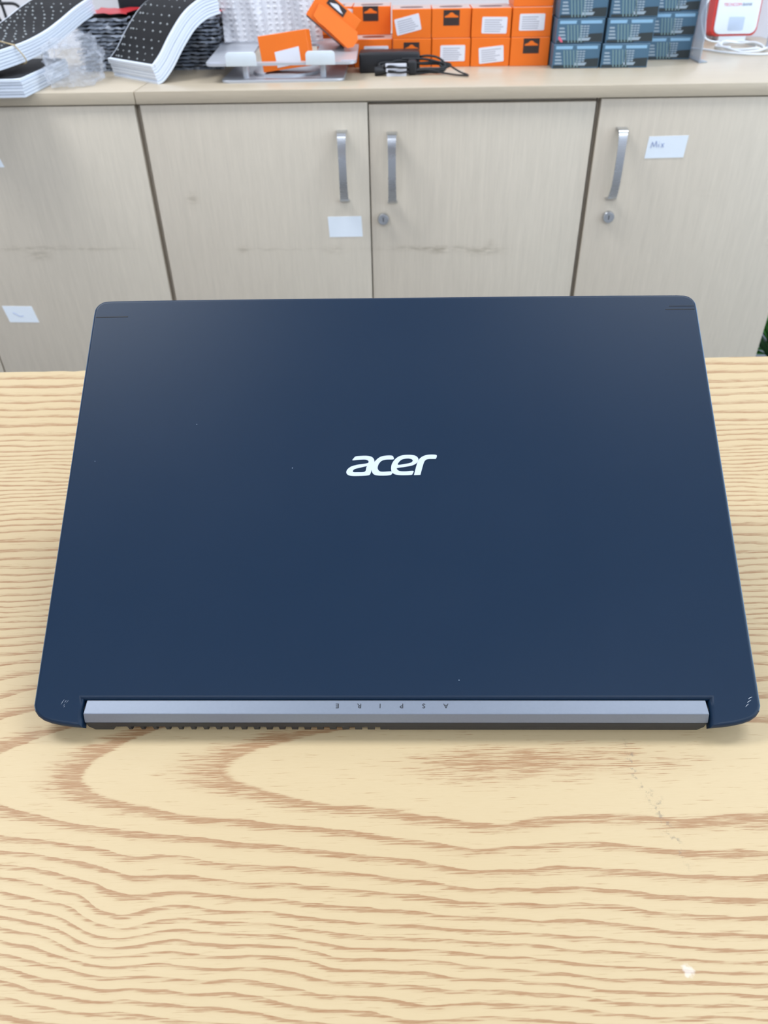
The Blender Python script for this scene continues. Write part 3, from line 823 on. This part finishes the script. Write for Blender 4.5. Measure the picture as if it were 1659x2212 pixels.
# ------------------------------------------------------------------ aluminium laptop stand
sd = thing('laptop_stand', 'silver aluminium laptop stand with two upright front stops on the worktop', 'stand', at(-0.168, 0.068, 0), CAB_YAW + math.radians(1.0))
link('base_plate', mesh_of(prism(rrect(-0.110, 0.110, 0.0, 0.200, 0.014), 0.0, 0.0045, 0.0012, 2)), 'alu', sd)
def frame_plate():
    o = rrect(-0.135, 0.133, 0.0, 0.215, 0.016, 6); i_ = rrect(-0.060, 0.058, 0.014, 0.165, 0.010, 6)
    n = len(o); bm = bmesh.new()
    tilt = lambda p, z: Vector((p[0], p[1], z + 0.0265 + p[1] * 0.06))
    A = [bm.verts.new(tilt(p, 0.004)) for p in o]; Bv = [bm.verts.new(tilt(p, 0.004)) for p in i_]
    Cc = [bm.verts.new(tilt(p, 0.0)) for p in o]; Dd = [bm.verts.new(tilt(p, 0.0)) for p in i_]
    for k in range(n):
        j = (k + 1) % n
        bm.faces.new((A[k], A[j], Bv[j], Bv[k])); bm.faces.new((Cc[j], Cc[k], Dd[k], Dd[j]))
        bm.faces.new((A[j], A[k], Cc[k], Cc[j])); bm.faces.new((Bv[k], Bv[j], Dd[j], Dd[k]))
    return mesh_of(bm)
fp = link('support_plate', frame_plate(), 'alu', sd)
for x0, x1 in ((-0.0965, -0.0425), (0.0445, 0.0960)):
    pts = [(x0, 0.0)] + [(x0, 0.016), (x0 + 0.0015, 0.0195), (x0 + 0.005, 0.0215), (x1 - 0.005, 0.0215), (x1 - 0.0015, 0.0195), (x1, 0.016)] + [(x1, 0.0)]
    link('front_stop', mesh_of(prism(pts, -0.0015, 0.0020, 0.0005, 2, lambda p: Vector((p.x, p.z - 0.001, p.y + 0.0265)))), 'alu_white', sd)
for x in (-0.118, 0.118):
    link('rubber_strip', box(x - 0.012, x + 0.012, 0.006, 0.016, 0.0305, 0.0318, 0.0004), M['labelgrey'], fp)
for x in (-0.068, 0.072):
    link('column', mesh_of(prism(rrect(x - 0.005, x + 0.005, 0.022, 0.038, 0.003), 0.004, 0.0292)), 'alu', sd)
link('swivel_disc', lathe([(0.062, 0.0), (0.062, 0.0045), (0.058, 0.0055), (0.001, 0.0055)], 48), 'alu', sd).location = (0.0, 0.085, 0.0043)

# orange carton standing in the stand's opening
ob1 = thing('orange_carton', 'orange carton with white sticker standing inside the aluminium stand', 'box', at(-0.195, 0.100, 0.0118), CAB_YAW + math.radians(-3))
me = orange_mesh(0.088, 0.056, 0.040)
RT = Matrix.Rotation(math.radians(-7), 4, 'Y') @ Matrix.Rotation(math.radians(-6), 4, 'X')
c1 = link('carton', me, ['orange', 'orange_top'], ob1); 
s1_ = flat([(0.027, 0.004), (0.071, 0.006), (0.071, 0.032), (0.026, 0.0285)], -0.0004); k1 = link('price_sticker', s1_, 'label', ob1)
for m_ in (me, s1_): m_.transform(RT)
ob1.location = at(-0.2045, 0.098, 0.0118)

# tilted open carton
ob2 = thing('open_carton', 'orange carton tipped over with its end flap open, above the aluminium stand', 'box', at(-0.110, 0.158, 0.041), CAB_YAW)
R2 = Matrix.Translation((0.050, 0, 0.0008)) @ Matrix.Rotation(math.radians(38), 4, 'Y') @ Matrix.Rotation(math.radians(-10), 4, 'X')
bm = bmesh.new(); add_box(bm, -0.086, 0.0, 0.0, 0.060, 0.0, 0.052, 0.0008, 1)
bm.normal_update()
for f in bm.faces:
    if f.normal.z < -0.9: f.material_index = 1
    elif f.normal.x < -0.9: f.material_index = 2
me = bpy.data.meshes.new('m'); bm.to_mesh(me); bm.free(); me.transform(R2); link('carton', me, ['orange', 'tab_black', 'label'], ob2)
bm = prism([(-0.074, 0.006), (-0.060, 0.003), (-0.050, 0.004), (0.004, 0.002), (0.012, 0.010), (0.012, 0.024), (0.004, 0.034), (-0.010, 0.033), (-0.060, 0.031), (-0.076, 0.028)], 0.0, 0.0012, 0, 2, lambda p: Vector((p.x, -0.0015 - p.z - max(0, 0.018 - p.y) * 0.35, p.y)))
me = mesh_of(bm); me.transform(R2); link('flap', me, 'orange', ob2)
tb = flat([(-0.066, 0.036), (-0.030, 0.036), (-0.030, 0.049), (-0.066, 0.049)], -0.0006); tb.transform(R2); tbo = link('hang_tab', tb, 'tab_black', ob2)
tb = flat([(-0.062, 0.040), (-0.055, 0.039), (-0.040, 0.039), (-0.033, 0.040), (-0.040, 0.043), (-0.046, 0.046), (-0.050, 0.046), (-0.056, 0.043)], -0.0010); tb.transform(R2); link('hanger_cutout', tb, 'label', tbo)

# ------------------------------------------------------------------ bubble wrap behind the stand
def bubble_sheet():
    nx, nz = 120, 72; v = []; f = []; rnd = random.Random(21)
    for j in range(nz + 1):
        q = j / nz
        for i in range(nx + 1):
            p = i / nx
            x = 0.190 * p - 0.008 * q
            z = 0.105 * q * (1 - 0.35 * max(0, p - 0.6))
            y = 0.035 * q + 0.010 * math.sin(p * 11 + q * 2) + 0.006 * math.sin(p * 27 + 3 * q)
            y -= 0.0024 * max(0, math.sin(i * math.pi / 4)) * max(0, math.sin(j * math.pi / 3 + (i // 4 % 2) * 1.57)) * 1.6
            y -= 0.0030 * abs(math.sin(p * 34)) ** 3
            v.append((x, y, z))
    for j in range(nz):
        for i in range(nx):
            a = j * (nx + 1) + i; f.append((a, a + 1, a + nx + 2, a + nx + 1))
    n = len(v)
    return pydata(v, f, 80)
o = link('bubble_wrap', bubble_sheet(), 'bubble'); o.location = at(-0.296, 0.232, 0.0445); o.rotation_euler = (0, 0, CAB_YAW + math.radians(3))
md = o.modifiers.new('thickness', 'SOLIDIFY'); md.thickness = 0.0008
tag(o, 'crumpled sheet of clear bubble wrap lying on the aluminium stand', 'bubble wrap')

# ------------------------------------------------------------------ stacks of thin black parts in clear sleeves
def sleeve_mesh(w, d, seed):
    rr = random.Random(seed); nx, ny = 16, 18; v = []; f = []
    for j in range(-1, ny + 1):
        for i in range(nx + 1):
            x = w * i / nx; y = d * max(0, j) / ny
            if j < 0:
                v.append((x + rr.uniform(-0.004, 0.004), rr.uniform(-0.010, -0.003), rr.uniform(-0.0012, 0.0010))); continue
            e = (1 if i in (0, nx) else 0) + (1 if j in (0, ny) else 0)
            v.append((x + (rr.uniform(-0.007, 0.007) if e else 0), y + (rr.uniform(-0.013, 0.002) if j == 0 else 0), 0.0028 + rr.uniform(-0.0008, 0.0012) + (rr.uniform(-0.0022, 0.0026) if e else 0)))
    for j in range(ny + 1):
        for i in range(nx):
            a = j * (nx + 1) + i; f.append((a, a + 1, a + nx + 2, a + nx + 1))
    return pydata(v, f, 80)
SLV = [sleeve_mesh(0.108, 0.178, k) for k in range(5)]
SLAB = box(0.004, 0.102, 0.006, 0.172, 0.0, 0.0042, 0.0008, 1)
ORD = ('first', 'second', 'third', 'fourth', 'fifth', 'sixth', 'seventh', 'eighth', 'ninth', 'tenth', 'eleventh', 'twelfth', 'thirteenth', 'fourteenth')
def packet_stack(s, d, n, label, group, top=None):
    rr = random.Random(int(abs(s) * 1000))
    for k in range(n):
        p = thing('sleeved_part', label % ('lowest' if k == 0 else 'topmost' if k == n - 1 else '%s from below' % ORD[k]), 'packet', at(s + rr.uniform(-0.003, 0.003), d + rr.uniform(-0.004, 0.004), k * 0.0064), CAB_YAW + math.radians(rr.uniform(-2, 2)), group)
        link('black_panel', SLAB, 'sheetblack', p)
        link('plastic_sleeve', SLV[rr.randrange(5)], 'sleeve', p)
packet_stack(-0.584, 0.236, 14, 'black part in clear sleeve, %s in the stack left of the dotted sheets', 'sleeved parts stacked left of the dotted sheets')
packet_stack(-0.412, 0.240, 14, 'black part in clear sleeve, %s in the stack beside the bubble wrap', 'sleeved parts stacked beside the bubble wrap')
def red_sheet(w, d, seed):
    rr = random.Random(seed); v = []; f = []
    for j in range(7):
        for i in range(7): v.append((w * i / 6 + rr.uniform(-0.004, 0.004), d * j / 6, 0.001 + rr.uniform(0, 0.003)))
    for j in range(6):
        for i in range(6):
            a = j * 7 + i; f.append((a, a + 1, a + 8, a + 7))
    n = len(v); v += [(x, y, z - 0.0008) for x, y, z in v]; f += [tuple(q + n for q in g_[::-1]) for g_ in f]
    return pydata(v, f, 60)
o = link('red_packet', red_sheet(0.085, 0.12, 1), 'redfilm'); o.location = at(-0.568, 0.248, 14 * 0.0064 + 0.002); o.rotation_euler = (0, 0, CAB_YAW)
tag(o, 'crumpled red film lying on the black packets left of the dotted sheets', 'packet')
o = link('red_packet', red_sheet(0.040, 0.05, 2), 'redfilm'); o.location = at(-0.340, 0.240, 14 * 0.0064 + 0.002); o.rotation_euler = (0, 0, CAB_YAW)
tag(o, 'small red film scrap on the black packets next to the bubble wrap', 'packet')

# ------------------------------------------------------------------ bundles of dotted sheets
def strip_solid(path, w, lo, hi, y0=0.0, roundc=0.0):
    """a bent sheet: path = [(l, z)], offset along the path normal from lo to hi, y0..y0+w across"""
    n = len(path); v = []; f = []
    N = []
    for i in range(n):
        t = (path[min(n - 1, i + 1)] - path[max(0, i - 1)]).normalized(); N.append(Vector((-t.y, t.x, 0)))
    L = [0.0]
    for i in range(1, n): L.append(L[-1] + (path[i] - path[i - 1]).length)
    for i in range(n):
        inset = 0.0
        if roundc:
            for e in (L[i], L[-1] - L[i]):
                if e < roundc: inset = max(inset, roundc - math.sqrt(max(0, roundc ** 2 - (roundc - e) ** 2)))
        for h in (lo, hi):
            p = path[i] + N[i] * h
            v.append((p.x, y0 + inset, p.y)); v.append((p.x, y0 + w - inset, p.y))
    for i in range(n - 1):
        a = i * 4; b = a + 4
        f += [(a, b, b + 1, a + 1), (a + 2, a + 3, b + 3, b + 2), (a, a + 2, b + 2, b), (a + 1, b + 1, b + 3, a + 3)]
    f += [(0, 1, 3, 2), (4 * n - 4, 4 * n - 2, 4 * n - 1, 4 * n - 3)]
    return pydata(v, f, 40)
def bundle(label, loc, rz, ctrl, w, n, pitch, seed, dot_rows, band=None, dots_from=0.02):
    root = thing('sheet_bundle', label, 'bundle', loc, rz)
    path = catmull([(l, z, 0) for l, z in ctrl], 6); rr = random.Random(seed)
    for k in range(n):
        p2 = list(path); p2[0] = path[0] - (path[1] - path[0]).normalized() * (0.003 if k == n - 1 else rr.uniform(0.0, 0.0022))
        link('sheet', strip_solid(p2, w + rr.uniform(-0.002, 0.002), k * pitch + 0.0002, (k + 0.88) * pitch, rr.uniform(-0.0016, 0.0016) + 0.0), 'foam', root)
    top = n * pitch
    cov = link('black_face', strip_solid(path[1:], w - 0.010, top - 0.0005, top + 0.0006, 0.005, 0.010), 'sheetblack', root)
    # raised dots, joined: too small to pick apart
    L = [0.0]
    for i in range(1, len(path)): L.append(L[-1] + (path[i] - path[i - 1]).length)
    def pos(s):
        for i in range(1, len(path)):
            if L[i] >= s:
                t = (s - L[i - 1]) / (L[i] - L[i - 1]); p = path[i - 1].lerp(path[i], t); tg = (path[i] - path[i - 1]).normalized()
                return p, Vector((-tg.y, tg.x, 0))
        return path[-1], Vector((0, 1, 0))
    bm = bmesh.new()
    s = dots_from; row = 0
    while s < min(L[-1] - 0.01, dot_rows):
        p, nn = pos(s)
        for y in ([0.026, 0.052, 0.078, 0.104, 0.119, 0.127] if row % 2 == 0 else [0.016, 0.040, 0.065, 0.092, 0.111, 0.132]):
            y2 = 0.006 + y * (w - 0.014) / 0.138
            c = p + nn * (top + 0.0008)
            bmesh.ops.create_icosphere(bm, subdivisions=1, radius=rr.choice((0.0014, 0.0018, 0.0021)), matrix=Matrix.Translation((c.x, y2 + rr.uniform(-0.003, 0.003), c.y)))
        s += 0.0155; row += 1
    link('dots', mesh_of(bm, 80), 'dots', cov)
    cov.children[0]['kind'] = 'stuff'
    if band is not None:
        p, nn = pos(band); q, nq = pos(band + 0.012)
        a = p + nn * (top + 0.0016); b = q - nq * 0.001
        a2 = p + nn * (top * 0.5)
        P = [(a.x, w * 0.98, a.y), (a.x + 0.008, w * 0.5, a.y + 0.006), (a.x, 0.004, a.y), (a.x, -0.0035, a.y - 0.003), (b.x, -0.0035, b.y), (b.x, w * 0.5, b.y - 0.002), (b.x, w + 0.0035, b.y), (a.x, w + 0.0035, a.y - 0.003)]
        link('rubber_band', tube(catmull(P, 6, True), 0.0011, 6, True), 'band', root)
    return root
bundle('bundle of white-edged black dotted sheets bending down beside the aluminium stand', at(-0.391, 0.070, 0), CAB_YAW + math.radians(47),
       [(0.0, 0.0), (0.012, 0.004), (0.035, 0.022), (0.062, 0.050), (0.092, 0.076), (0.120, 0.0900), (0.140, 0.0945), (0.152, 0.0960)], 0.150, 7, 0.0046, 2, 0.19)
bundle('flat bundle of white-edged sheets overhanging the worktop edge, lowest at the picture edge', at(-0.588, -0.046, 0), CAB_YAW + math.radians(92),
       [(0.0, 0.0002), (0.06, 0.0002), (0.14, 0.0002), (0.24, 0.0002)], 0.15, 6, 0.0046, 4, 0.0)
bundle('bundle of black dotted sheets held by a rubber band, on top of the flat bundle', at(-0.648, -0.085, 0.0340), CAB_YAW + math.radians(73),
       [(0.0, 0.0), (0.08, 0.004), (0.15, 0.010), (0.21, 0.020), (0.26, 0.033), (0.31, 0.048), (0.36, 0.060)], 0.125, 6, 0.0046, 6, 0.34, band=0.115, dots_from=0.03)

# ------------------------------------------------------------------ crumpled clear bag
def crumple(rx, ry, rz, seed, amp=0.22):
    from mathutils import noise
    bm = bmesh.new(); bmesh.ops.create_icosphere(bm, subdivisions=5, radius=1.0)
    for v in bm.verts:
        d = v.co.normalized()
        k = 1 + amp * noise.noise(d * 1.6 + Vector((seed, 0, 0))) + amp * 0.75 * abs(noise.noise(d * 4.2 + Vector((0, seed, 0)))) + amp * 0.45 * abs(noise.noise(d * 9 + Vector((0, 0, seed))))
        v.co = Vector((d.x * rx * k, d.y * ry * k, max(-0.9, d.z * k) * rz))
    zm = min(v.co.z for v in bm.verts)
    for v in bm.verts: v.co.z -= zm
    return mesh_of(bm, 25)
o = link('plastic_bag', crumple(0.032, 0.062, 0.036, 3.3, 0.42), 'bag'); o.location = at(-0.540, 0.085, 0.0005); o.rotation_euler = (0, 0, CAB_YAW - 0.3)
tag(o, 'crumpled clear plastic bag leaning against the sheet bundles', 'plastic bag')

# ------------------------------------------------------------------ things at the wall behind
bb = thing('black_case', 'black case with a red ribbon behind the packets', 'case', at(-0.545, 0.405, 0), CAB_YAW)
link('shell', box(0.0, 0.175, 0.0, 0.11, 0.0, 0.160, 0.008, 3), 'black', bb)
link('red_ribbon', tube(catmull([(0.100, -0.004, 0.150), (0.096, -0.006, 0.120), (0.086, -0.012, 0.096), (0.080, -0.010, 0.080)], 5), 0.0035, 8), 'redfilm', bb)
wr = thing('white_roll', 'white rolled sheet lying behind the rubber-banded bundle', 'roll', at(-0.800, 0.330, 0.020), CAB_YAW)
rl = lathe([(0.017, -0.06), (0.020, -0.058), (0.020, 0.058), (0.017, 0.06), (0.010, 0.06), (0.009, 0.050)], 24); rl.transform(Matrix.Rotation(math.radians(90), 4, 'Y') )
link('roll_body', rl, 'foam', wr).location = (0.05, 0.0, 0.0)
o = link('tangled_cable', tube(catmull([(0.0, 0.0, 0.003), (0.02, 0.004, 0.06), (0.015, 0.0, 0.12), (0.03, 0.008, 0.15), (0.05, 0.006, 0.11), (0.055, 0.0, 0.06), (0.04, -0.006, 0.085), (0.03, 0.0, 0.10), (0.06, 0.006, 0.104), (0.085, 0.012, 0.095), (0.095, 0.016, 0.04), (0.10, 0.02, 0.003)], 7), 0.0030, 8), 'cable')
o.location = at(-0.830, 0.380, 0); o.rotation_euler = (0, 0, CAB_YAW)
tag(o, 'tangled black cord behind the rubber-banded bundle', 'cable')

# payment speaker
dv = thing('payment_speaker', 'white speaker box with red sides and printed red emblem, by the wall', 'speaker', at(0.727, 0.525, 0), CAB_YAW)
SH = Matrix.Rotation(math.radians(-6), 4, 'X')
def dvm(me, z=0.0105): me.transform(Matrix.Translation((0, 0, z)) @ SH); return me
def rb(x0, x1, z0, z1, y0, y1, r, bev):
    return mesh_of(prism(rrect(x0, x1, z0, z1, r), y0, y1, bev, 3, lambda p: Vector((p.x, p.z, p.y))))
link('body', dvm(rb(0.0, 0.100, 0.0, 0.120, 0.004, 0.045, 0.012, 0.003)), 'red', dv)
fpn = link('front_panel', dvm(rb(0.0055, 0.0965, 0.004, 0.117, 0.0, 0.008, 0.012, 0.0015)), 'white', dv)
link('stand_foot', box(0.02, 0.08, 0.004, 0.05, 0.0, 0.0115, 0.002), 'white', dv)
link('speaker_panel', dvm(rb(0.034, 0.068, 0.010, 0.036, -0.0004, 0.002, 0.003, 0.0002)), 'greypanel', fpn)
def front_text(s, size, x, z, mat):
    me = text_mesh(s, size, 0.0002, 'LEFT'); me.transform(Matrix.Translation((x, -0.0003, z)) @ Matrix.Rotation(math.radians(90), 4, 'X'))
    link('lettering', dvm(me), mat, fpn)
front_text('TECHCOM', 0.0080, 0.0170, 0.0580, 'redtext'); front_text('BANK', 0.0080, 0.0575, 0.0580, 'greytext')
for cx in (0.0435, 0.0535):
    q = [(cx, 0.0665), (cx + 0.009, 0.0755), (cx, 0.0845), (cx - 0.009, 0.0755)]; h = [(cx, 0.0710), (cx - 0.0045, 0.0755), (cx, 0.0800), (cx + 0.0045, 0.0755)]
    me = outline_mesh([q, h], 0.0002); me.transform(Matrix.Translation((0, -0.0003, 0)) @ Matrix.Rotation(math.radians(90), 4, 'X'))
    link('emblem', dvm(me), 'redfilm', fpn)

# white cord: coil on the worktop and a lead up to the speaker
wc = thing('coiled_cable', 'white cord coiled on the worktop in front of the red and white speaker', 'cable', at(0.70, 0.30, 0), CAB_YAW)
P = []
for k in range(26):
    t = 2 * math.pi * k / 10 + 0.5; q = k / 25
    P.append((0.052 + (0.050 - 0.012 * q) * math.cos(t), 0.095 + (0.075 - 0.020 * q) * math.sin(t), 0.0026 + 0.0022 * (k % 3) + 0.003 * q))
link('coil', tube(catmull(P, 6), 0.0021, 8), 'wcable', wc)
link('lead', tube(catmull([(-0.092, 0.13, 0.014), (-0.060, 0.125, 0.0026), (-0.030, 0.09, 0.0026), (0.0, 0.035, 0.0026), (0.040, 0.005, 0.0026), (0.085, 0.008, 0.0026), (0.16, 0.03, 0.0026)], 6), 0.0019, 8), 'wcable', wc)
link('lead', tube(catmull([(0.035, 0.18, 0.004), (0.005, 0.18, 0.010), (-0.008, 0.185, 0.032), (-0.012, 0.19, 0.060), (0.0, 0.19, 0.088), (0.015, 0.195, 0.115)], 6), 0.0019, 8), 'wcable', wc)
link('connector', box(0.096, 0.106, 0.075, 0.083, 0.004, 0.045, 0.002), M['labelgrey'], wc)

# ------------------------------------------------------------------ plant beside the cabinets
pp = thing('potted_plant', 'green strap-leaved plant in a blue pot beyond the cabinet end', 'plant', cab(1.085, 0.40, FLOORZ), 0.3)
link('pot', lathe([(0.065, 0.0), (0.075, 0.008), (0.090, 0.095), (0.096, 0.11), (0.090, 0.112), (0.083, 0.100), (0.02, 0.097)], 32), 'pot', pp)
link('soil', lathe([(0.080, 0.092), (0.081, 0.098), (0.01, 0.102)], 24), 'soil', pp)
def leaf_mesh(L, w, bend):
    n = 9; v = []; f = []
    for i in range(n):
        q = i / (n - 1); ww = w * math.sin(math.pi * min(1, 0.12 + q * 0.88)) ** 0.8
        a = bend * q; x = L * q * math.sin(a * 0.8); z = L * q * math.cos(a * 0.8)
        v += [(x, -ww, z), (x - 0.12 * ww, 0, z - 0.25 * ww), (x, ww, z)]
    for i in range(n - 1):
        a = i * 3; b = a + 3; f += [(a, a + 1, b + 1, b), (a + 1, a + 2, b + 2, b + 1)]
    m = len(v); v += [(x - 0.0012, y, z) for x, y, z in v]; f += [tuple(q + m for q in g_[::-1]) for g_ in f]
    return pydata(v, f, 60)
LV = [leaf_mesh(0.30, 0.016, 1.0), leaf_mesh(0.36, 0.018, 0.7), leaf_mesh(0.26, 0.014, 1.5)]
for k in range(44):
    o = link('leaf', LV[k % 3], 'leaf', pp)
    a = k * 2.399; o.location = (0.045 * math.cos(a), 0.045 * math.sin(a), 0.098); o.rotation_euler = (0, 0.05 * (k % 4), a)
